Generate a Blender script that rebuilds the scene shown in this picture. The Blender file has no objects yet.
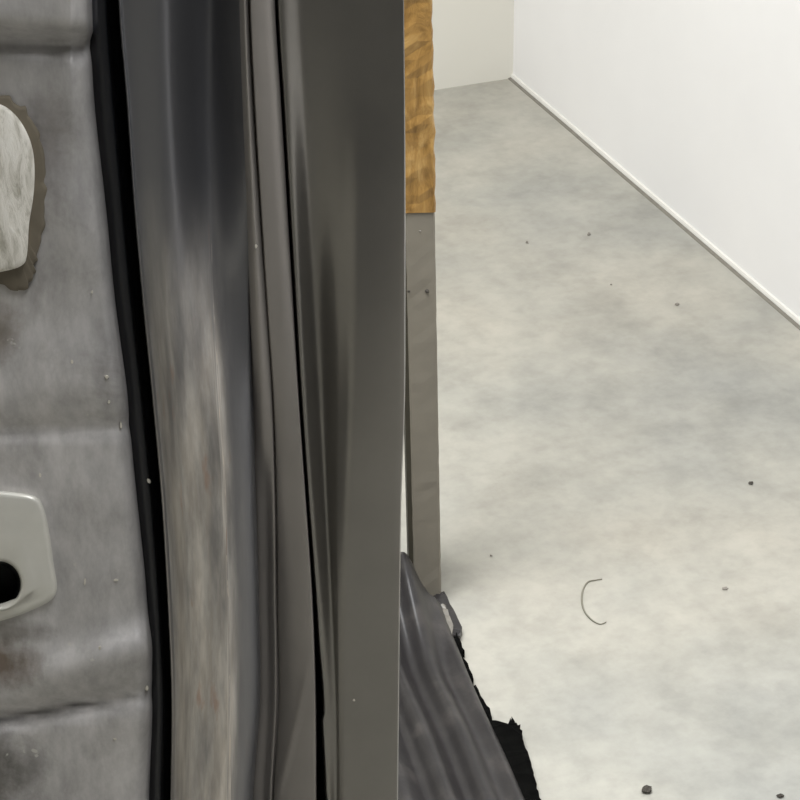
import bpy, bmesh, math, random
import numpy as np
from mathutils import Vector, Matrix, noise as mnoise

# ------------------------------------------------------------------ camera
F = 2324.0; CX = 450.0; CY = 400.0          # focal length and principal point in pixels
PITCH = math.radians(29.5); YAW = math.radians(-22.3); CAMH = 1.6
sc = bpy.context.scene
COL = sc.collection
cam = bpy.data.cameras.new('camera'); camo = bpy.data.objects.new('camera', cam); COL.objects.link(camo)
cam.sensor_width = 36; cam.lens = F / 800 * 36; cam.shift_x = -(CX - 400) / 800
cam.clip_start = 0.05
camo.location = (0, 0, CAMH)
camo.rotation_euler = (math.pi / 2 - PITCH, 0, YAW)
sc.camera = camo
ROT = Matrix.Rotation(YAW, 3, 'Z') @ Matrix.Rotation(math.pi / 2 - PITCH, 3, 'X')
EYE = Vector((0, 0, CAMH))
FWD = Matrix.Rotation(YAW, 3, 'Z') @ Vector((0, 1, 0))     # horizontal forward
RGT = Matrix.Rotation(YAW, 3, 'Z') @ Vector((1, 0, 0))

def ray(px, py):
    return ROT @ Vector(((px - CX) / F, -(py - CY) / F, -1))
def on_z(px, py, z=0.0):
    d = ray(px, py); return EYE + d * ((z - CAMH) / d.z)
def on_plane(px, py, dist):                 # vertical plane facing the camera, dist metres ahead
    d = ray(px, py); return EYE + d * (dist / d.dot(FWD))

# ------------------------------------------------------------------ world, lights, exposure
w = bpy.data.worlds.new('world'); sc.world = w; w.use_nodes = True
w.node_tree.nodes['Background'].inputs[0].default_value = (0.9, 0.95, 1, 1)
w.node_tree.nodes['Background'].inputs[1].default_value = 0.02
CEIL = 2.9
def area(name, loc, sx, sy, power, col=(0.97, 0.985, 1.0)):
    l = bpy.data.lights.new(name, 'AREA'); l.shape = 'RECTANGLE'; l.size = sx; l.size_y = sy
    l.energy = power; l.color = col
    o = bpy.data.objects.new(name, l); COL.objects.link(o); o.location = loc
    return o
area('ceiling_lamp', (0.15, 1.8, CEIL - .08), 1.2, 1.2, 96)
area('ceiling_lamp', (0.5, 0.1, CEIL - .08), 0.30, 1.0, 29)
sc.view_settings.view_transform = 'Standard'; sc.view_settings.look = 'None'
sc.view_settings.gamma = 1; sc.view_settings.use_curve_mapping = False
sc.view_settings.exposure = 0.28

# ------------------------------------------------------------------ materials
def lin(r, g, b):
    f = lambda c: (c / 255 / 12.92) if c / 255 <= 0.04045 else ((c / 255 + 0.055) / 1.055) ** 2.4
    return (f(r), f(g), f(b), 1)

class Mat:
    def __init__(s, name, rough=0.5, metal=0.0, spec=0.5):
        s.m = bpy.data.materials.new(name); s.m.use_nodes = True
        s.t = s.m.node_tree; s.b = s.t.nodes['Principled BSDF']
        s.b.inputs['Roughness'].default_value = rough
        s.b.inputs['Metallic'].default_value = metal
        s.b.inputs['Specular IOR Level'].default_value = spec
        s.tc = s.t.nodes.new('ShaderNodeTexCoord')
    def n(s, t, **kw):
        x = s.t.nodes.new(t)
        for k, v in kw.items(): setattr(x, k, v)
        return x
    def l(s, a, b): s.t.links.new(a, b)
    def mapping(s, scale=(1, 1, 1), src='Object'):
        m = s.n('ShaderNodeMapping'); m.inputs['Scale'].default_value = scale
        s.l(s.tc.outputs[src], m.inputs[0]); return m.outputs[0]
    def noise(s, scale, detail=4, rough=0.55, vec=None, dist=0.0):
        x = s.n('ShaderNodeTexNoise'); x.inputs['Scale'].default_value = scale
        x.inputs['Detail'].default_value = detail; x.inputs['Roughness'].default_value = rough
        x.inputs['Distortion'].default_value = dist
        s.l(vec if vec is not None else s.tc.outputs['Object'], x.inputs['Vector']); return x.outputs['Fac']
    def ramp(s, fac, stops):
        r = s.n('ShaderNodeValToRGB'); e = r.color_ramp.elements
        while len(e) < len(stops): e.new(0.5)
        for el, (p, c) in zip(e, stops):
            el.position = p; el.color = c if len(c) == 4 else (*c, 1)
        s.l(fac, r.inputs[0]); return r.outputs[0]
    def mix(s, fac, a, b, mode='MIX'):
        x = s.n('ShaderNodeMix', data_type='RGBA', blend_type=mode)
        if isinstance(fac, (int, float)): x.inputs[0].default_value = fac
        else: s.l(fac, x.inputs[0])
        for sock, v in ((x.inputs[6], a), (x.inputs[7], b)):
            if isinstance(v, tuple): sock.default_value = v
            else: s.l(v, sock)
        return x.outputs[2]
    def math(s, op, a, b=0.0):
        x = s.n('ShaderNodeMath', operation=op, use_clamp=True)
        for i, v in enumerate((a, b)):
            if isinstance(v, (int, float)): x.inputs[i].default_value = v
            else: s.l(v, x.inputs[i])
        return x.outputs[0]
    def color(s, c):
        if isinstance(c, tuple): s.b.inputs['Base Color'].default_value = c
        else: s.l(c, s.b.inputs['Base Color'])
    def bump(s, h, strength=0.2, dist=0.002):
        x = s.n('ShaderNodeBump'); x.inputs['Strength'].default_value = strength
        x.inputs['Distance'].default_value = dist; s.l(h, x.inputs['Height'])
        s.l(x.outputs[0], s.b.inputs['Normal'])

def gray(v): return (v, v, v, 1)

def m_floor():
    m = Mat('polished_concrete', 0.42, 0, 0.5)
    a = m.noise(2.2, 5, 0.6); b = m.noise(6, 6, 0.6, dist=0.15); c = m.noise(45, 4, 0.6); d = m.noise(1.1, 3, .5)
    base = m.ramp(a, [(0.3, lin(146, 146, 141)), (0.5, lin(163, 162, 154)), (0.72, lin(177, 174, 164))])
    b2 = m.ramp(b, [(0.32, gray(0.78)), (0.5, gray(0.95)), (0.66, gray(1.0))])
    x = m.mix(0.85, base, b2, 'MULTIPLY')
    e = m.noise(17, 5, 0.65)
    x = m.mix(0.8, x, m.ramp(e, [(0.34, gray(0.86)), (0.6, gray(1.03))]), 'MULTIPLY')
    c2 = m.ramp(c, [(0.3, gray(0.86)), (0.58, gray(1))])
    x = m.mix(0.7, x, c2, 'MULTIPLY')
    d2 = m.ramp(d, [(0.42, (1, 1, 1)), (0.62, (1.0, 0.965, 0.93))])
    x = m.mix(0.8, x, d2, 'MULTIPLY')
    m.color(x)
    r = m.ramp(b, [(0.3, gray(0.5)), (0.7, gray(0.34))]); m.l(r, m.b.inputs['Roughness'])
    m.bump(c, 0.06, 0.002); return m.m
def m_wall(name, c, k=8):
    m = Mat(name, 0.7, 0, 0.3); a = m.noise(2.5, 4, 0.6)
    m.color(m.mix(m.ramp(a, [(0.35, gray(0)), (0.7, gray(1))]), c, tuple(x * 0.955 for x in c[:3]) + (1,)))
    m.bump(m.noise(120, 3), 0.05, 0.001); return m.m
def m_plain(name, c, rough=0.6, metal=0.0, nz=60, var=0.85, bump=0.1, spec=0.5):
    m = Mat(name, rough, metal, spec); a = m.noise(nz, 4)
    m.color(m.mix(m.ramp(a, [(0.35, gray(0)), (0.65, gray(1))]), tuple(x * var for x in c[:3]) + (1,), c))
    if bump: m.bump(a, bump, 0.001)
    return m.m
def m_paint(name, c, rough=0.34, metal=0.55, dust=0.0, dustcol=lin(170, 165, 155), dark_patches=()):
    """car paint: grey metallic, fine dust film and a few pale chips"""
    m = Mat(name, rough, metal, 0.5)
    a = m.noise(14, 5, 0.6); s = m.noise(7, 4, 0.6, vec=m.mapping((1, 1, 0.18)))
    col = m.mix(m.ramp(a, [(0.35, gray(0)), (0.7, gray(1))]), tuple(x * 0.9 for x in c[:3]) + (1,), c)
    if dust:
        f = m.math('MULTIPLY', m.ramp(s, [(0.35, gray(0.25)), (0.68, gray(1))]), dust)
        chips = m.ramp(m.noise(95, 3, 0.5), [(0.71, gray(0)), (0.75, gray(1))])
        stain = m.ramp(m.noise(11, 6, 0.7, dist=0.8), [(0.5, gray(0)), (0.68, gray(1))])
        col = m.mix(m.math('MULTIPLY', stain, 0.6), col, lin(84, 78, 70))
        col = m.mix(f, col, dustcol)
        for (u0, v0, ru, rv, sc_, amt) in dark_patches:      # brown stains and darker patches: centre and radii in uv
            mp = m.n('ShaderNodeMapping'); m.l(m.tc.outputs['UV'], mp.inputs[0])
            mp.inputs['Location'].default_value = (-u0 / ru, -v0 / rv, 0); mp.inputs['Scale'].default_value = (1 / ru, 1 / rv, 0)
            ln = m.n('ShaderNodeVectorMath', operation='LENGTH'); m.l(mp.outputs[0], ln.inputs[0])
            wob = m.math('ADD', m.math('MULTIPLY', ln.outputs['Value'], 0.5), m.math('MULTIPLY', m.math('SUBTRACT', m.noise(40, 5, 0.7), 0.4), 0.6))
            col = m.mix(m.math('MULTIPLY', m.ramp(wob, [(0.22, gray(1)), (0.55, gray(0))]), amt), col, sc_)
        fine = m.ramp(m.noise(60, 5, 0.7, vec=m.mapping((1, 1, 0.4))), [(0.35, gray(0.66)), (0.65, gray(1.04))])
        col = m.mix(0.8, col, fine, 'MULTIPLY')
        col = m.mix(m.math('MULTIPLY', chips, 0.8), col, lin(190, 187, 180))
        m.l(m.math('SUBTRACT', metal, m.math('MULTIPLY', f, metal)), m.b.inputs['Metallic'])
        m.l(m.math('ADD', m.math('MULTIPLY', f, 0.45), rough), m.b.inputs['Roughness'])
    m.color(col); m.bump(m.noise(240, 2), 0.03, 0.0005)
    return m.m
def m_jamb():
    """grey paint with scuffed, rust-tinted dirt along the ridge (uv: u across, v down the photo rows 0..1)"""
    m = Mat('scuffed_jamb_paint', 0.42, 0.75, 0.5)
    base = lin(112, 112, 115)
    sep = m.n('ShaderNodeSeparateXYZ'); m.l(m.tc.outputs['UV'], sep.inputs[0])
    u, v = sep.outputs[0], sep.outputs[1]
    st = m.noise(1.0, 5, 0.6, vec=m.mapping((10, 5, 1), 'UV'))
    st2 = m.noise(1.0, 6, 0.65, vec=m.mapping((24, 9, 1), 'UV'))
    band = m.ramp(u, [(0.26, gray(0.5)), (0.43, gray(0.85)), (0.70, gray(1)), (0.76, gray(0.2)), (0.84, gray(0))])
    down = m.ramp(v, [(0.22, gray(0)), (0.45, gray(0.7)), (0.7, gray(1))])
    f = m.math('MULTIPLY', m.math('MULTIPLY', band, down), m.ramp(st, [(0.33, gray(0.25)), (0.62, gray(1))]))
    dirt = m.mix(m.ramp(st2, [(0.4, gray(0)), (0.62, gray(1))]), lin(190, 181, 169), lin(218, 211, 201))
    col = m.mix(f, base, dirt)
    # scratches: thin pale wandering line next to the ridge and small chips
    su = m.math('ADD', u, m.math('MULTIPLY', m.math('SUBTRACT', m.noise(1.0, 3, vec=m.mapping((0.01, 9, 1), 'UV')), 0.5), 0.22))
    line = m.ramp(su, [(0.655, gray(0)), (0.67, gray(1)), (0.685, gray(0))])
    pat = m.ramp(m.noise(1.0, 3, vec=m.mapping((6, 24, 1), 'UV')), [(0.52, gray(0)), (0.6, gray(1))])
    lf = m.math('MULTIPLY', m.math('MULTIPLY', line, pat), down)
    col = m.mix(lf, col, lin(222, 208, 190))
    rust = m.math('MULTIPLY', m.math('MULTIPLY', m.ramp(m.noise(1.0, 4, vec=m.mapping((14, 11, 1), 'UV')), [(0.62, gray(0)), (0.7, gray(1))]), down), band)
    col = m.mix(m.math('MULTIPLY', rust, 0.5), col, lin(158, 116, 92))
    m.color(col)
    m.l(m.math('SUBTRACT', 0.75, m.math('MULTIPLY', f, 0.6)), m.b.inputs['Metallic'])
    m.l(m.math('ADD', m.math('MULTIPLY', f, 0.2), 0.42), m.b.inputs['Roughness'])
    m.bump(st2, 0.12, 0.001)
    return m.m
def m_felt():
    m = Mat('pale_felt', 0.95, 0, 0.1)
    s = m.noise(1, 6, 0.7, vec=m.mapping((140, 140, 38)), dist=0.6)
    m.color(m.ramp(s, [(0.32, lin(168, 164, 152)), (0.5, lin(216, 212, 203)), (0.7, lin(230, 227, 220))]))
    m.bump(s, 0.6, 0.003); return m.m
def m_wrap():
    m = Mat('tan_wrap', 0.38, 0, 0.5)
    a = m.noise(1, 5, 0.65, vec=m.mapping((30, 30, 14)), dist=1.2)
    m.color(m.ramp(a, [(0.32, lin(112, 82, 40)), (0.5, lin(152, 117, 64)), (0.68, lin(184, 150, 94))]))
    m.bump(a, 0.7, 0.004); return m.m
def m_dark():
    m = Mat('charcoal_plastic', 0.38, 0, 0.35)
    a = m.noise(18, 5, 0.65); 
    m.color(m.ramp(a, [(0.3, lin(32, 30, 31)), (0.55, lin(42, 40, 40)), (0.75, lin(66, 62, 60))]))
    m.bump(m.noise(130, 4), 0.2, 0.001); return m.m

M = dict(
    floor=m_floor(), wall_r=m_wall('white_wall_paint', lin(246, 245, 245)), wall_b=m_wall('cream_wall_paint', lin(216, 213, 203)),
    ceil=m_wall('ceiling_paint', lin(225, 224, 220)), dim_wall=m_plain('dark_reflected_wall', lin(38, 38, 39), 0.6),
    base=m_plain('baseboard_cream', lin(220, 218, 212), 0.6, nz=20, var=0.93),
    caulk=m_plain('dark_joint_dirt', lin(122, 118, 109), 0.8),
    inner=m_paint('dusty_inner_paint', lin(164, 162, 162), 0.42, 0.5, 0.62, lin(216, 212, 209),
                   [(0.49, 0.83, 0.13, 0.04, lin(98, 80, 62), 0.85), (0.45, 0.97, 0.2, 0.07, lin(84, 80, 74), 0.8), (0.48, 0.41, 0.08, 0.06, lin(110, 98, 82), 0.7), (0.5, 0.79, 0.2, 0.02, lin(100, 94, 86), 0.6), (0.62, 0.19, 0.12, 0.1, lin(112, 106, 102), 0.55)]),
    jamb=m_jamb(), outer=m_paint('grey_metallic_paint', lin(130, 127, 122), 0.34, 0.85), trim=m_paint('satin_strip_paint', lin(136, 131, 126), 0.45, 0.35),
    rubber=m_plain('black_rubber', lin(16, 17, 22), 0.45, nz=30), gap=m_plain('gap_rubber', lin(8, 8, 8), 0.8, spec=0.1),
    felt=m_felt(), glue=m_plain('brown_adhesive', lin(104, 96, 82), 0.8, nz=40),
    plate=m_plain('pale_cast_metal', lin(200, 198, 190), 0.35, 0.2, nz=30, var=0.9), bore=m_plain('dark_bore', lin(18, 18, 16), 0.5, 0.4),
    wrap=m_wrap(), post=m_plain('grey_post', lin(126, 120, 108), 0.75, nz=22, var=0.9), post_shade=m_plain('post_side_shade', lin(58, 54, 42), 0.8),
    dark=m_dark(), black=m_plain('black_foam', lin(9, 9, 8), 0.95, nz=90, var=0.5, bump=0.6, spec=0.05),
    clip=m_plain('grey_clip', lin(118, 114, 106), 0.5), speck=m_plain('dark_grit', lin(64, 60, 54), 0.9),
    specklight=m_plain('grey_grit', lin(128, 123, 115), 0.9), fibre=m_plain('grey_fibre', lin(124, 121, 108), 0.8),
    chip=m_plain('pale_chip', lin(205, 200, 188), 0.6),
)

# ------------------------------------------------------------------ mesh helpers
def link(name, me, mat, parent=None, smooth=False):
    o = bpy.data.objects.new(name, me); COL.objects.link(o)
    if mat is not None: me.materials.append(M[mat])
    if parent is not None: o.parent = parent
    if smooth:
        for p in me.polygons: p.use_smooth = True
    return o
def from_bm(name, bm, mat, parent=None, smooth=False):
    bmesh.ops.recalc_face_normals(bm, faces=bm.faces)
    me = bpy.data.meshes.new(name); bm.to_mesh(me); bm.free()
    return link(name, me, mat, parent, smooth)
def tag(o, label, cat, group=None, kind=None):
    o['label'] = label; o['category'] = cat
    if group: o['group'] = group
    if kind: o['kind'] = kind
    return o
def struct(name, lo, hi, mat, label=None):
    bm = bmesh.new(); bmesh.ops.create_cube(bm, size=1)
    lo, hi = Vector(lo), Vector(hi)
    for v in bm.verts: v.co = Vector([(lo[i] + hi[i]) / 2 + v.co[i] * (hi[i] - lo[i]) for i in range(3)])
    o = from_bm(name, bm, mat); o['kind'] = 'structure'
    if label: o['label'] = label
    return o

# ------------------------------------------------------------------ the room
corner = on_z(513, 78)
X1, Y1 = corner.x, corner.y                 # right wall x, far wall y
X0, Y0 = X1 - 4.6, -1.2
T = 0.1
struct('floor', (X0, Y0, -T), (X1, Y1, 0), 'floor', 'pale grey polished concrete floor with cloudy mottling')
struct('ceiling', (X0, Y0, CEIL), (X1, Y1, CEIL + T), 'ceil', 'white ceiling above the concrete floor')
struct('wall_right', (X1, Y0, 0), (X1 + T, Y1, CEIL), 'wall_r', 'bright white wall along the right side of the floor')
struct('wall_back', (X0, Y1, 0), (X1, Y1 + T, CEIL), 'wall_b', 'cream wall at the far end of the floor')
struct('wall_left', (X0 - T, Y0, 0), (X0, Y1, CEIL), 'wall_b', 'cream wall on the left behind the car body')
struct('wall_front', (X0, Y0 - T, 0), (X1, Y0, CEIL), 'dim_wall', 'unseen wall behind the viewer, dark to dim paint reflections')  # unseen, set close and dark so the upper car paint reflects dark
# low cove strip along the foot of the right wall, with a dirty joint on the floor
def wall_profile(name, prof, mat, label):
    bm = bmesh.new(); n = 60; rings = []
    for i in range(n + 1):
        y = Y0 + (Y1 - Y0) * i / n; j = 0.0012 * mnoise.noise(Vector((y * 3, 0, 5)))
        rings.append([bm.verts.new((X1 - dx - (j if dx > 0 else 0), y, z)) for dx, z in prof])
    for a, b in zip(rings, rings[1:]):
        for k in range(len(prof) - 1): bm.faces.new((a[k], a[k + 1], b[k + 1], b[k]))
    bm.faces.new(rings[0]); bm.faces.new(rings[-1])
    o = from_bm(name, bm, mat); o['kind'] = 'structure'; o['label'] = label; return o
wall_profile('baseboard_right', [(0, 0), (0.005, 0), (0.005, 0.004), (0.003, 0.008), (0, 0.009)], 'base', 'low cream cove strip along the foot of the white wall')
wall_profile('trim_1', [(0.0045, 0), (0.0105, 0), (0.009, 0.0014), (0.0045, 0.0025)], 'caulk', 'thin dark dirty joint between floor and white wall')

# ------------------------------------------------------------------ the car body section
K = np.array([0, 100, 200, 300, 400, 500, 600, 700, 800.0])
D0 = 1.25
NAD = 400 + F / math.tan(PITCH)             # nadir row: verticals run towards (CX, NAD)
PYTOP, PYBOT = -420, 1362
def keyed(vals, y):
    vals = np.asarray(vals, float); yc = min(max(y, 0.0), 800.0)
    i = int(min(yc // 100, 7)); t = yc / 100 - i
    p = lambda k: vals[min(max(k, 0), 8)]
    a, b, c, d = p(i - 1), p(i), p(i + 1), p(i + 2)
    return 0.5 * (2 * b + (c - a) * t + (2 * a - 5 * b + 4 * c - d) * t * t + (3 * b - 3 * c + d - a) * t ** 3)
def kx(vals, y):                            # x of a column at row y, true vertical beyond the frame
    if callable(vals): return kx([vals(min(max(y, 0), 800))] * 9, y)
    x = keyed(vals, y)
    if y > 800: x += (CX - x) / (NAD - 800) * (y - 800)
    if y < 0: x += (CX - x) / NAD * y
    return x
ROWS = [PYTOP + i * 20 for i in range(21)] + [i * 8 for i in range(101)][:-1] + list(np.linspace(800, PYBOT, 24))
ROWS = sorted(set([float(r) for r in ROWS]))
def c(v): return [v] * 9 if np.isscalar(v) else v
def off(v, k): return (lambda y: v(y) + k) if callable(v) else [a + k for a in v]
def strip(name, cols, mat, parent, sub=6, extra=None, skip=None, smooth_cols=True, rows=ROWS):
    """sheet through columns (x keys, depth keys towards the viewer), splined across the columns"""
    bm = bmesh.new(); uvl = bm.loops.layers.uv.new('UVMap'); grid = []; uvs = []; pix = []
    n = len(cols)
    for y in rows:
        xs = [kx(c(a), y) for a, _ in cols]; ds = [keyed(c(b), y) for _, b in cols]
        row = []; ur = []; pr = []
        for i in range(n - 1):
            for k in range(sub if i < n - 2 else sub + 1):
                t = k / sub
                x = xs[i] * (1 - t) + xs[i + 1] * t
                if smooth_cols:
                    p = lambda q: ds[min(max(q, 0), n - 1)]
                    a, b, cc, d = p(i - 1), p(i), p(i + 1), p(i + 2)
                    # monotone-ish tangents scaled by spacing
                    h = max(xs[i + 1] - xs[i], 1e-3)
                    h0 = max(xs[i] - xs[i - 1], 1e-3) if i > 0 else h
                    h1 = max(xs[i + 2] - xs[i + 1], 1e-3) if i + 2 < n else h
                    s = (cc - b) / h; s0 = (b - a) / h0 if i > 0 else s; s1 = (d - cc) / h1 if i + 2 < n else s
                    m0 = 0 if s * s0 <= 0 else 2 * s * s0 / (s + s0); m1 = 0 if s * s1 <= 0 else 2 * s * s1 / (s + s1)
                    t2, t3 = t * t, t ** 3
                    dd = (2*t3-3*t2+1)*b + (t3-2*t2+t)*h*m0 + (-2*t3+3*t2)*cc + (t3-t2)*h*m1
                else: dd = ds[i] * (1 - t) + ds[i + 1] * t
                if extra: dd += extra(x, y)
                row.append(bm.verts.new(on_plane(x, y, D0 - dd)))
                ur.append(((i + t) / (n - 1), y / 800)); pr.append((x, y))
        grid.append(row); uvs.append(ur); pix.append(pr)
    for r in range(len(grid) - 1):
        for k in range(len(grid[r]) - 1):
            if skip and skip(*pix[r][k]): continue
            f = bm.faces.new((grid[r][k], grid[r + 1][k], grid[r + 1][k + 1], grid[r][k + 1])); f.smooth = True
            for lp, (rr, kk) in zip(f.loops, ((r, k), (r + 1, k), (r + 1, k + 1), (r, k + 1))): lp[uvl].uv = uvs[rr][kk]
    me = bpy.data.meshes.new(name); bm.to_mesh(me); bm.free()
    o = link(name, me, mat, parent)
    return o

body = bpy.data.objects.new('car_body_section', None); COL.objects.link(body)
tag(body, 'dark grey painted car body side with black rubber seal and scuffed door jamb', 'car body')

SEAL_L = [88, 93, 104, 114, 126, 136, 146, 151, 148]
SEAL_R = [118, 126, 133, 142, 152, 161, 167, 171, 170]

def smooth(e0, e1, x):
    t = min(max((x - e0) / (e1 - e0), 0), 1); return t * t * (3 - 2 * t)
def inner_relief(x, y):
    d = 0.0
    # pressed step near the top: leans back under a shelf between rows 22 and 54
    yy = y - 0.05 * x
    d += 0.020 * (1 - smooth(22, 50, yy)) if yy < 60 else 0
    d += -0.013 * math.exp(-((yy - 38) / 11) ** 2)
    # shallow fold line about row 430
    q = y - (432 - 0.05 * x); d += -0.005 * math.exp(-(q / 7.0) ** 2) + 0.003 * math.exp(-((q + 34) / 20) ** 2)
    # bulge over rows 620-700 with a groove under it
    c0 = 719 - 0.17 * x; q = y - c0; ob = 30 + 0.12 * x
    d += 0.012 * (0.35 + 0.65 * smooth(0, 60, x)) * math.exp(-((q + ob) / 22) ** 2) - 0.014 * math.exp(-(q / 8) ** 2) * (1 - 0.6 * smooth(70, 150, x))
    q = y - 372; d += 0.003 * math.exp(-(q / 30) ** 2)
    # general unevenness of pressed sheet
    d += 0.0034 * mnoise.noise(Vector((x / 55, y / 80, 3.1)))
    return d
lx = [-760, -500, -300, -150, -60, 0, 40, 70]
cols = [(c(v), c(-0.006 + 0.004 * (i > 3))) for i, v in enumerate(lx)]
cols += [(off(SEAL_L, -14), c(-0.004)), (off(SEAL_L, -2), c(-0.010)), (off(SEAL_L, 4), c(-0.03))]
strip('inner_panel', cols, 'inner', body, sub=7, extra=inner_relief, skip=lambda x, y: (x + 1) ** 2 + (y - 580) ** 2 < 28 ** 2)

# rubber seal: a bulb in the channel between panel and jamb
mid = [(a + b) / 2 for a, b in zip(SEAL_L, SEAL_R)]
strip('rubber_seal', [(off(SEAL_L, -1), c(-0.034)), (off(SEAL_L, 1), c(-0.020)), ([a * .65 + b * .35 for a, b in zip(SEAL_L, SEAL_R)], c(-0.012)),
                      ([a * .42 + b * .58 for a, b in zip(SEAL_L, SEAL_R)], c(-0.013)), ([a * .32 + b * .68 for a, b in zip(SEAL_L, SEAL_R)], c(-0.021)),
                      ([a * .2 + b * .8 for a, b in zip(SEAL_L, SEAL_R)], c(-0.024)), (off(SEAL_R, 2), c(-0.034))], 'rubber', body, sub=5)

# door jamb sheet
J1 = [160, 163, 167, 170, 178, 185, 190, 192, 190]
J2 = [205, 205, 207, 210, 216, 222, 225, 227, 226]
J3 = [240, 243, 247, 250, 253, 256, 259, 260, 253]
JE = [-.003, -.003, -.003, -.003, -.005, -.010, -.013, -.013, -.013]
strip('door_jamb', [(off(SEAL_R, 0), c(-0.032)), (off(SEAL_R, 1.5), c(0.002)), (off(SEAL_R, 5), c(0.000)), (J1, [.003, .003, .005, .010, .014, .014, .014, .014, .014]),
                    (J2, [-.030, -.028, -.018, -.002, .012, .017, .019, .019, .019]), (off(J2, 5), [-.031, -.029, -.019, -.003, .011, .016, .018, .018, .018]),
                    (off(J3, -3), [-.006, -.006, -.004, -.002, .002, .006, .007, .007, .007]), (J3, JE)], 'jamb', body, sub=8)

# bead beside the jamb
B2 = [244.5, 248, 253, 258, 263, 266, 267, 268, 263]; B3 = [248.5, 253, 259, 265.5, 272, 275, 276, 277, 272]
strip('edge_bead', [(off(J3, -1), [q - .002 for q in JE]), (off(J3, 2), [.006, .006, .005, .003, -.002, -.010, -.014, -.014, -.014]), (B2, [.010, .010, .009, .007, .003, -.008, -.013, -.013, -.013]),
                    (off(B3, -1), [.004, .004, .004, .003, .000, -.004, -.007, -.007, -.007]), (off(B3, 1.0), [.0015, .0015, .0015, .001, -.003, -.010, -.012, -.012, -.012])], 'trim', body, sub=6)

# flat trim strip, folded at its lower end
T0 = off(B3, 2.3); T2 = [v + .5 for v in [274.7, 280.7, 286.7, 292.7, 298.7, 305.7, 312.3, 315.5, 316]]
def fold(x, y):
    if y < 600 or y > 960: return 0.0
    cx = np.interp(y, [600, 650, 700, 740, 800, 900, 960], [318, 312, 302, 292, 276, 250, 240])
    q = (x - cx); a = smooth(620, 720, y) * (1 - smooth(880, 960, y))
    return a * (0.0016 * math.exp(-(q / 3.5) ** 2) - 0.0022 * smooth(0, 26, -q))
strip('trim_strip', [(off(T0, -1.5), [.0015]*4 + [-.003] + [-.012]*4), (T0, [.008, .008, .007, .005, .001, -.005, -.009, -.009, -.009]), ([a * .5 + b * .5 for a, b in zip(T0, T2)], [.006, .006, .006, .005, .003, .000, .000, .000, .000]),
                     (off(T2, -1), [.000, .000, .000, .001, .002, .003, .004, .004, .004]), (T2, c(-.006)), (off(T2, .3), c(-.03))], 'trim', body, sub=9, extra=fold)

# dark backing of the seam between trim strip and outer panel
SB = [-.008, -.008, -.008, -.008, -.009, -.012, -.025, -.031, -.031]
strip('seam_backing', [(off(T2, -6), SB), (off(T2, 14), SB)], 'gap', body, sub=2)

# outer panel with a rolled rear edge
O0k = [277.2, 283.2, 289.2, 295.2, 301.2, 308.2, 315.6, 321, 326]
def O0(y):                                   # small step in the panel's front edge low down
    return keyed(O0k, y) - .4 * (1 - smooth(560, 660, y)) + (1.6 * smooth(640, 690, y) if y < 716 else -0.8 if y < 800 else 0)
def O(frac): return frac
strip('outer_panel', [(off(O0, -.4), c(-.030)), (O0, c(-.008)), (off(O0, 2), c(.0025)),
    ([304, 308, 312, 316, 321, 326, 331, 335, 336], [-.004, -.006, -.009, -.011, -.011, -.009, -.004, -.0008, -.0008]),
    ([345, 343, 341, 340, 340, 338, 338, 339, 340], [-.0038, -.0038, -.003, -.001, .000, .001, .002, .002, .002]),
    ([362, 361, 360, 358, 355, 351, 347, 345, 345], [-.0036, -.003, .001, .005, .007, .007, .005, .004, .004]),
    ([402.6, 403.6, 404.1, 404.1, 403.6, 400.1, 398.6, 397.6, 396.6], [-.0035, -.003, -.002] + [-.001] * 6),
    ([404, 405, 405.5, 405.5, 405, 401.5, 400, 399, 398], c(-.004)),
    ([401, 402, 402.5, 402.5, 402, 398.5, 397, 396, 395], c(-.05)), ([396, 397, 397.5, 397.5, 397, 393.5, 392, 391, 390], c(-.20))], 'outer', body, sub=8)
# the small step in the panel's front edge low down
# back sheet closes the section
strip('back_sheet', [(c(-760), c(-.20)), (c(0), c(-.20)), ([396, 397, 397.5, 397.5, 397, 393.5, 392, 391, 390], c(-.20))], 'outer', body, sub=3)
strip('side_sheet', [(c(-762), c(-.20)), (c(-760.5), c(-.006))], 'outer', body, sub=3)

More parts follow.
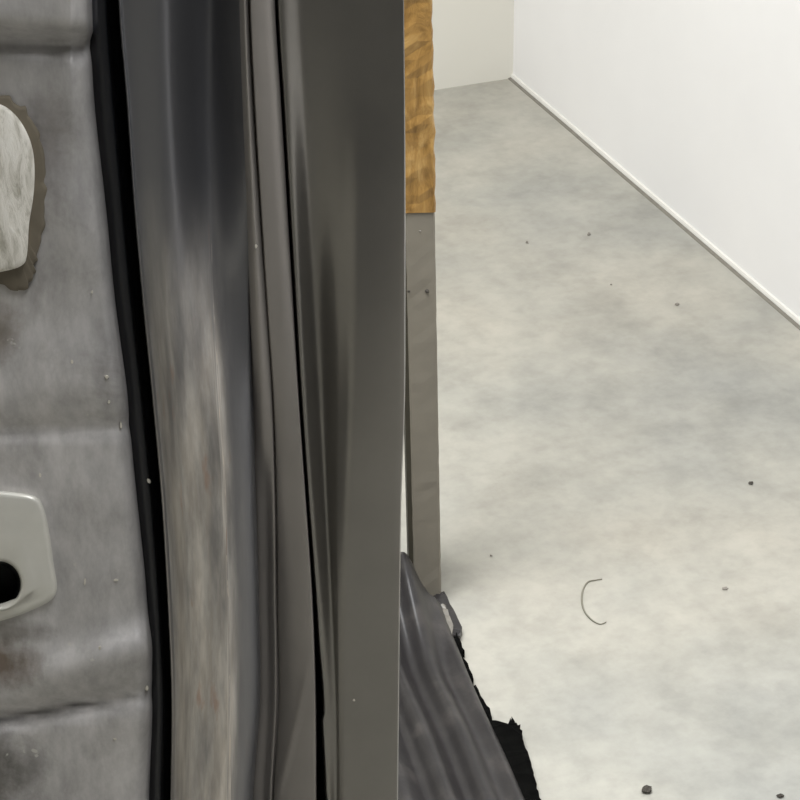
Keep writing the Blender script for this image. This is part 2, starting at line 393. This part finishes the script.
# --- things fixed to the inner panel: outline pads
def pad(name, outline, d_back, d_front, mat, bevel=3.0, hole=None, dome=0.0):
    """thick pad cut to a pixel outline on the panel plane, bevelled rim; hole=(cx,cy,rx,ry)"""
    pts = []
    n = len(outline)
    for i in range(n):                      # Catmull-Rom refinement
        p0, p1, p2, p3 = (np.array(outline[(i + k) % n], float) for k in (-1, 0, 1, 2))
        for k in range(5):
            t = k / 5; pts.append(0.5 * (2*p1 + (p2-p0)*t + (2*p0-5*p1+4*p2-p3)*t*t + (3*p1-3*p2+p3-p0)*t**3))
    pts = np.array(pts); cen = pts.mean(0)
    bm = bmesh.new()
    def ring(P, d): return [bm.verts.new(on_plane(p[0], p[1], D0 - d)) for p in P]
    def shrink(P, k):
        v = P - cen; L = np.linalg.norm(v, axis=1, keepdims=True); return cen + v * (1 - k / L)
    rings = [ring(pts, d_back), ring(pts, d_front - 0.002), ring(shrink(pts, bevel * .4), d_front - 0.0006), ring(shrink(pts, bevel), d_front)]
    if hole is None:
        for q in (0.75, 0.5, 0.25):
            P = cen + (shrink(pts, bevel) - cen) * q; rings.append(ring(P, d_front + dome * (1 - q * q)))
        rings_c = bm.verts.new(on_plane(cen[0], cen[1], D0 - d_front - dome))
    else:
        hx, hy, rx, ry = hole; ang = np.arctan2(pts[:, 1] - hy, pts[:, 0] - hx)
        H = lambda k: np.stack([hx + (rx + k) * np.cos(ang), hy + (ry + k) * np.sin(ang)], 1)
        P = shrink(pts, bevel)
        for q in (0.5,): rings.append(ring(P * (1 - q) + H(6) * q, d_front + dome * .5))
        rings += [ring(H(4), d_front + dome), ring(H(1), d_front + dome - .0008), ring(H(0), d_front + dome - .003)]
        rings.append(ring(H(-1), d_back - .004))
    for a, b in zip(rings, rings[1:]):
        for k in range(len(a)): bm.faces.new((a[k], a[(k + 1) % len(a)], b[(k + 1) % len(a)], b[k]))
    if hole is None:
        for k in range(len(rings[-1])): bm.faces.new((rings[-1][k], rings[-1][(k + 1) % len(a)], rings_c))
    return from_bm(name, bm, mat, body, True)

felt = [(-60, 104), (-20, 101), (2, 105), (18, 118), (30, 140), (34.5, 165), (33.5, 195), (29, 225), (27, 255), (21, 266), (0, 272), (-30, 276), (-60, 278), (-78, 240), (-80, 180), (-75, 130)]
pad('felt_patch', felt, -0.006, 0.010, 'felt', 5, dome=0.002)['label'] = 'pale off-white felt patch'
rim = random.Random(4)
base_ = [(-90, 90), (-40, 92), (4, 94), (24, 108), (38, 132), (45, 165), (47, 200), (42, 236), (36, 262), (34, 280), (20, 291), (4, 286), (-40, 288), (-90, 288)]
glue = []
for (ax, ay), (bx, by) in zip(base_, base_[1:] + base_[:1]):
    for k in range(4):
        glue.append((ax + (bx - ax) * k / 4 + rim.uniform(-2.2, 2.2), ay + (by - ay) * k / 4 + rim.uniform(-2.2, 2.2)))
pad('adhesive_smear', glue, -0.010, 0.0010, 'glue', 5, dome=.001)['label'] = 'brown adhesive smear around the felt'
plate = [(-60, 492), (-20, 490), (10, 492), (34, 496), (43, 506), (49, 530), (54, 565), (57, 588), (50, 601), (25, 613), (0, 621), (-30, 626), (-60, 626), (-74, 590), (-72, 530)]
pl = pad('mounting_plate', plate, -0.006, 0.006, 'plate', 17, hole=(0, 584, 21, 23), dome=0.003)
pl['label'] = 'pale metal mounting plate with a round hole'
# bore lining with a few thread rings
bm = bmesh.new(); N = 40; prev = None
for k in range(25):
    t = k / 24; r = 1.0 - 0.16 * t + 0.03 * math.cos(k * math.pi)
    R = [bm.verts.new(on_plane(0 + 21 * r * math.cos(a), 584 + 23 * r * math.sin(a), D0 + 0.0 + 0.022 * t)) for a in [2 * math.pi * j / N for j in range(N)]]
    if prev:
        for j in range(N): bm.faces.new((prev[j], prev[(j + 1) % N], R[(j + 1) % N], R[j]))
    prev = R
bm.faces.new(prev)
from_bm('threaded_bore', bm, 'bore', pl, False)

# pale paint chips on panel, seal and outer panel
def chip(px, py, rx, ry, d, mat='chip', name='paint_chip', rot=0.0):
    bm = bmesh.new(); n = 7; rg = random.Random(px * 31 + py)
    P = []
    for k in range(n):
        a = 2 * math.pi * k / n; s = rg.uniform(.7, 1.15); x, y = rx * s * math.cos(a), ry * s * math.sin(a)
        P.append((px + x * math.cos(rot) - y * math.sin(rot), py + x * math.sin(rot) + y * math.cos(rot)))
    a_ = [bm.verts.new(on_plane(x, y, D0 - d + .004)) for x, y in P]; b_ = [bm.verts.new(on_plane(px + (x - px) * .7, py + (y - py) * .7, D0 - d)) for x, y in P]
    for k in range(n): bm.faces.new((a_[k], a_[(k + 1) % n], b_[(k + 1) % n], b_[k]))
    bm.faces.new(b_)
    return from_bm(name, bm, mat, body)
def dinner(px, py): return -0.002 + inner_relief(px, py) + .0004
for px, py, rx, ry in [(72, 362, 2.2, 2.8), (107, 377, 2.6, 3), (109, 402, 1.8, 2.6), (92, 292, 1.2, 2.5), (116, 580, 3.5, 1.6), (40, 475, 1.8, 4), (85, 582, 1.5, 5), (100, 648, 1.8, 3), (115, 739, 2.5, 1.6), (121, 425, 1.4, 4.5)]:
    chip(px, py, rx, ry, dinner(px, py))
chip(149, 481, 2.2, 4, -0.012, rot=-.4); chip(147, 688, 2.2, 3.4, -0.0075)
chip(354, 700, 1.6, 1.8, 0.0062); chip(256, 246, 1.6, 3, 0.0098)

# ------------------------------------------------------------------ post behind the car body
pb = on_z(428, 603)                          # foot of the post on the floor
dist = (pb - EYE).dot(FWD); mpp = dist / (F * math.cos(PITCH) + 0) * (1 + 0)    # metres per pixel across at the foot
mpp = (on_z(434, 604) - on_z(424, 604)).length / 10
post = bpy.data.objects.new('upright_post', None); COL.objects.link(post); post.location = (pb.x, pb.y, 0)
tag(post, 'slim upright post, tan wrinkled wrap above bare grey lower part, beside the car body', 'post')
PW, PD, PH = 27 * mpp, 0.085, 2.2
lean = -0.0125                               # small lean to the left going up
post_rot = Matrix.Rotation(YAW + math.radians(3.0), 3, 'Z')
def post_pt(u, d, z):                        # u across, d depth behind the face
    return post_rot @ Vector((u + lean * z, d, 0)) + Vector((0, 0, z))
def post_piece(name, z0, z1, half, dfront, mat, nz, amp=0.0, seed=1, side_mat=None):
    bm = bmesh.new(); rings = []; b = 0.0018
    sec = [(-half, PD), (-half, b + dfront), (-half + b, dfront), (0, dfront), (half - b, dfront), (half, b + dfront), (half, PD)]
    for i in range(nz + 1):
        z = z0 + (z1 - z0) * i / nz; r = []
        for k, (u, d) in enumerate(sec):
            nx = mnoise.noise(Vector((u * 60, z * 55 + u * 40, seed))) * amp; nd = mnoise.noise(Vector((u * 50, z * 60 - u * 50, seed + 9))) * amp
            r.append(bm.verts.new(post_pt(u + (nx if abs(u) >= half - 1e-6 else 0), d + (nd if d < .01 else 0), z)))
        rings.append(r)
    for a, c_ in zip(rings, rings[1:]):
        for k in range(len(sec)):
            f = bm.faces.new((a[k], a[(k + 1) % len(sec)], c_[(k + 1) % len(sec)], c_[k]))
    bm.faces.new(rings[0]); bm.faces.new(rings[-1])
    return from_bm(name, bm, mat, post)
# height where the wrap ends: row 212 on the vertical through the foot
zw = on_plane(424, 212, dist).z
post_piece('bare_post', 0, zw + .01, PW / 2, 0, 'post', 40, 0.0006, 2)['label'] = 'bare grey lower part'
post_piece('tan_wrap', zw, PH, PW / 2 + .0012, -0.0014, 'wrap', 160, 0.0022, 5)['label'] = 'tan wrinkled wrap'
# dark strip standing in for the shade on the left face
bm = bmesh.new(); rg = []
for i in range(31):
    z = 0.0 + (zw - .001) * i / 30
    rg.append([bm.verts.new(post_pt(u, d, z)) for u, d in ((-PW / 2 - .0055, PD), (-PW / 2 - .0055, .004), (-PW / 2 + .0003, .002), (-PW / 2 + .0003, PD))])
for a, b in zip(rg, rg[1:]):
    for k in range(4): bm.faces.new((a[k], a[(k + 1) % 4], b[(k + 1) % 4], b[k]))
bm.faces.new(rg[0]); bm.faces.new(rg[-1])
from_bm('shade_strip', bm, 'post_shade', post)['label'] = 'dark strip for the shade of the left face'
# small wooden splinter and nails
def dot(px, py, r, mat, name):
    p = on_plane(px, py, dist); bm = bmesh.new(); bmesh.ops.create_icosphere(bm, subdivisions=1, radius=r)
    for v in bm.verts: v.co = v.co + p - post.location
    return from_bm(name, bm, mat, post)
dot(427, 291, .0026, 'speck', 'nail_head'); dot(409, 291, .0022, 'speck', 'nail_head'); dot(420, 231, .0016, 'specklight', 'nail_head')

# ------------------------------------------------------------------ charcoal trim panel on the floor
tp = bpy.data.objects.new('plastic_trim_panel', None); COL.objects.link(tp)
tag(tp, 'charcoal ribbed plastic panel with torn black edge lying on floor beside post', 'trim panel')
ZE = 0.016
E = [on_z(px, py, ZE) for px, py in [(441, 604), (448, 624), (458, 648), (470, 678), (485, 712), (503, 750), (525, 800), (551, 858), (580, 920)]]
def edge(t):
    i = min(int(t * (len(E) - 1)), len(E) - 2); q = t * (len(E) - 1) - i
    p0, p1, p2, p3 = E[max(i - 1, 0)], E[i], E[i + 1], E[min(i + 2, len(E) - 1)]
    return 0.5 * (2*p1 + (p2-p0)*q + (2*p0-5*p1+4*p2-p3)*q*q + (3*p1-3*p2+p3-p0)*q**3)
PROF = [(0, -.014), (0, 0), (.004, .005), (.014, .008), (.022, .000), (.032, .008), (.042, .021), (.050, .020), (.060, .006), (.070, .010), (.084, .032), (.094, .032), (.106, .016),
        (.120, .028), (.134, .038), (.146, .036), (.158, .024), (.175, .030), (.20, .045), (.23, .040), (.26, .02), (.29, .0), (.30, -.014)]
def prof(s):
    xs = [p[0] for p in PROF]; zs = [p[1] for p in PROF]; return float(np.interp(s, xs, zs))
bm = bmesh.new(); NT, NS = 70, 110; grid = []
for i in range(NT + 1):
    t = i / NT; p = edge(t); row = []
    wd = 1.0
    for k in range(NS + 1):
        s = 0.30 * k / NS
        z = np.mean([prof(max(s + q, 0)) for q in (-.006, -.003, 0, .003, .006)]) if 3 < k < NS - 3 else prof(s)
        z += 0.009 * mnoise.noise(Vector((s * 26, t * 2.5, 1))) * (1 if k > 3 else 0)
        z += 0.055 * smooth(0, .045, s) * (1 - smooth(0, 0.42, t))
        fwd = 0.0 + (0.05 * mnoise.noise(Vector((s * 9, 7, 2))) if i == 0 else 0)
        row.append(bm.verts.new(p - RGT * s * wd + FWD * (fwd * .2) + Vector((0, 0, max(z, -ZE + .001)))))
    grid.append(row)
for i in range(NT):
    for k in range(NS): bm.faces.new((grid[i][k], grid[i + 1][k], grid[i + 1][k + 1], grid[i][k + 1]))
# skirts down to the floor at both ends so the panel has body
for row in (grid[0], grid[-1]):
    low = [bm.verts.new((v.co.x, v.co.y, 0.001)) for v in row]
    for k in range(NS): bm.faces.new((row[k], row[k + 1], low[k + 1], low[k]))
from_bm('ribbed_sheet', bm, 'dark', tp, True)
# torn foam flap at the near right edge
def slab(name, outline, z0, z1, mat, parent, jag=0.0, seed=1):
    rg = random.Random(seed); bm = bmesh.new(); P = []
    for i in range(len(outline)):
        a, b = np.array(outline[i], float), np.array(outline[(i + 1) % len(outline)], float)
        for k in range(6):
            q = a + (b - a) * k / 6; P.append(q + np.array([rg.uniform(-jag, jag), rg.uniform(-jag, jag)]))
    lo = [bm.verts.new(on_z(x, y, z0)) for x, y in P]; hi = [bm.verts.new(on_z(x, y, z0) + Vector((0, 0, z1 - z0 + rg.uniform(-.002, .002)))) for x, y in P]
    n = len(P)
    for k in range(n): bm.faces.new((lo[k], lo[(k + 1) % n], hi[(k + 1) % n], hi[k]))
    bm.faces.new(hi); bm.faces.new(lo)
    bmesh.ops.triangulate(bm, faces=[f for f in bm.faces if len(f.verts) > 4])
    return from_bm(name, bm, mat, parent)
slab('torn_foam_edge', [(480, 722), (505, 733), (512, 728), (519, 734), (524, 752), (531, 776), (540, 806), (556, 850), (575, 900), (555, 900), (505, 800), (478, 745)], 0.0012, 0.014, 'black', tp, 1.6, 3)['label'] = 'torn black foam edge'
for j, o_ in enumerate([[(448, 640), (456, 640), (464, 657), (460, 664), (452, 654)], [(456, 666), (464, 664), (474, 686), (472, 692), (462, 684)], [(468, 694), (476, 692), (492, 722), (490, 730), (476, 714)]]):
    slab('clip_tab', o_, 0.0012, 0.012, 'black', tp, 0.7, 10 + j)
# bracket loop: dark rim with a pale insert
bo = [(433, 601), (444, 599), (462, 634), (460, 642), (450, 644)]
slab('bracket', bo, 0.0012, 0.012, 'dark', tp, 0.4, 21)
slab('bracket_insert', [(438, 610), (445, 608), (453, 628), (452, 640), (446, 634)], 0.011, 0.0165, 'clip', tp, 0.3, 22)['label'] = 'pale grey insert of the edge bracket'

# ------------------------------------------------------------------ litter on the floor
def fibre(pts, r, label):
    P = [on_z(x, y, r) for x, y in pts]; bm = bmesh.new(); prev = None; n = 7; Q = []
    for i in range(len(P) - 1):
        p0, p1, p2, p3 = P[max(i - 1, 0)], P[i], P[i + 1], P[min(i + 2, len(P) - 1)]
        for k in range(6):
            q = k / 6; Q.append(0.5 * (2*p1 + (p2-p0)*q + (2*p0-5*p1+4*p2-p3)*q*q + (3*p1-3*p2+p3-p0)*q**3))
    Q.append(P[-1])
    for i, p in enumerate(Q):
        t = (Q[min(i + 1, len(Q) - 1)] - Q[max(i - 1, 0)]).normalized(); s = t.cross(Vector((0, 0, 1))).normalized(); u = s.cross(t)
        rr = r * (0.5 + 0.5 * math.sin(math.pi * min(max(i / (len(Q) - 1), .08), .92)))
        R = [bm.verts.new(p + (s * math.cos(a) + u * math.sin(a)) * rr) for a in [2 * math.pi * j / n for j in range(n)]]
        if prev:
            for j in range(n): bm.faces.new((prev[j], prev[(j + 1) % n], R[(j + 1) % n], R[j]))
        else: bm.faces.new(R)
        prev = R
    bm.faces.new(prev)
    return tag(from_bm('fibre_strand', bm, 'fibre', None, True), label, 'fibre')
fibre([(602, 579), (596, 580), (588, 582), (583, 590), (582, 602), (585, 612), (592, 620), (600, 624), (606, 622)], 0.0011, 'curled grey C-shaped fibre strand lying on the concrete floor')
def crumb(px, py, r, flat, mat, label, seed):
    p = on_z(px, py, 0); bm = bmesh.new(); bmesh.ops.create_icosphere(bm, subdivisions=2, radius=r)
    for v in bm.verts:
        k = 1 + 0.9 * mnoise.noise(v.co / r * 1.3 + Vector((seed * 3.7, 0, 0))); v.co = v.co * k; v.co.z *= flat
    zmin = min(v.co.z for v in bm.verts)
    for v in bm.verts: v.co = v.co + p - Vector((0, 0, zmin))
    return tag(from_bm('floor_crumb', bm, mat), label, 'debris', 'specks of grit scattered on the concrete floor')
for i, (px, py, r, fl, mt, lb) in enumerate([
    (647, 792, .0052, .6, 'speck', 'black crumb of grit at the bottom edge of the floor'),
    (780, 797, .0030, .6, 'speck', 'small dark crumb at the bottom right corner of the floor'),
    (751, 484, .0030, .6, 'speck', 'dark speck on the floor right of the middle, well below the white wall'),
    (677, 305, .0030, .5, 'specklight', 'grey speck on the floor below the white wall'),
    (589, 235, .0030, .5, 'specklight', 'grey speck on the far floor, nearer the white wall'),
    (527, 243, .0026, .5, 'specklight', 'faint grey speck on the far floor, nearer the post'),
    (725, 589, .0034, .25, 'specklight', 'flat faint smudge of grit to the right of the fibre strand'),
    (491, 556, .0018, .5, 'specklight', 'tiny grey dot on the floor right of the post foot'),
    (611, 285, .0016, .5, 'specklight', 'tiny grey dot on the floor between the two far specks and the wall speck')]):
    crumb(px, py, r, fl, mt, lb, i + 1)
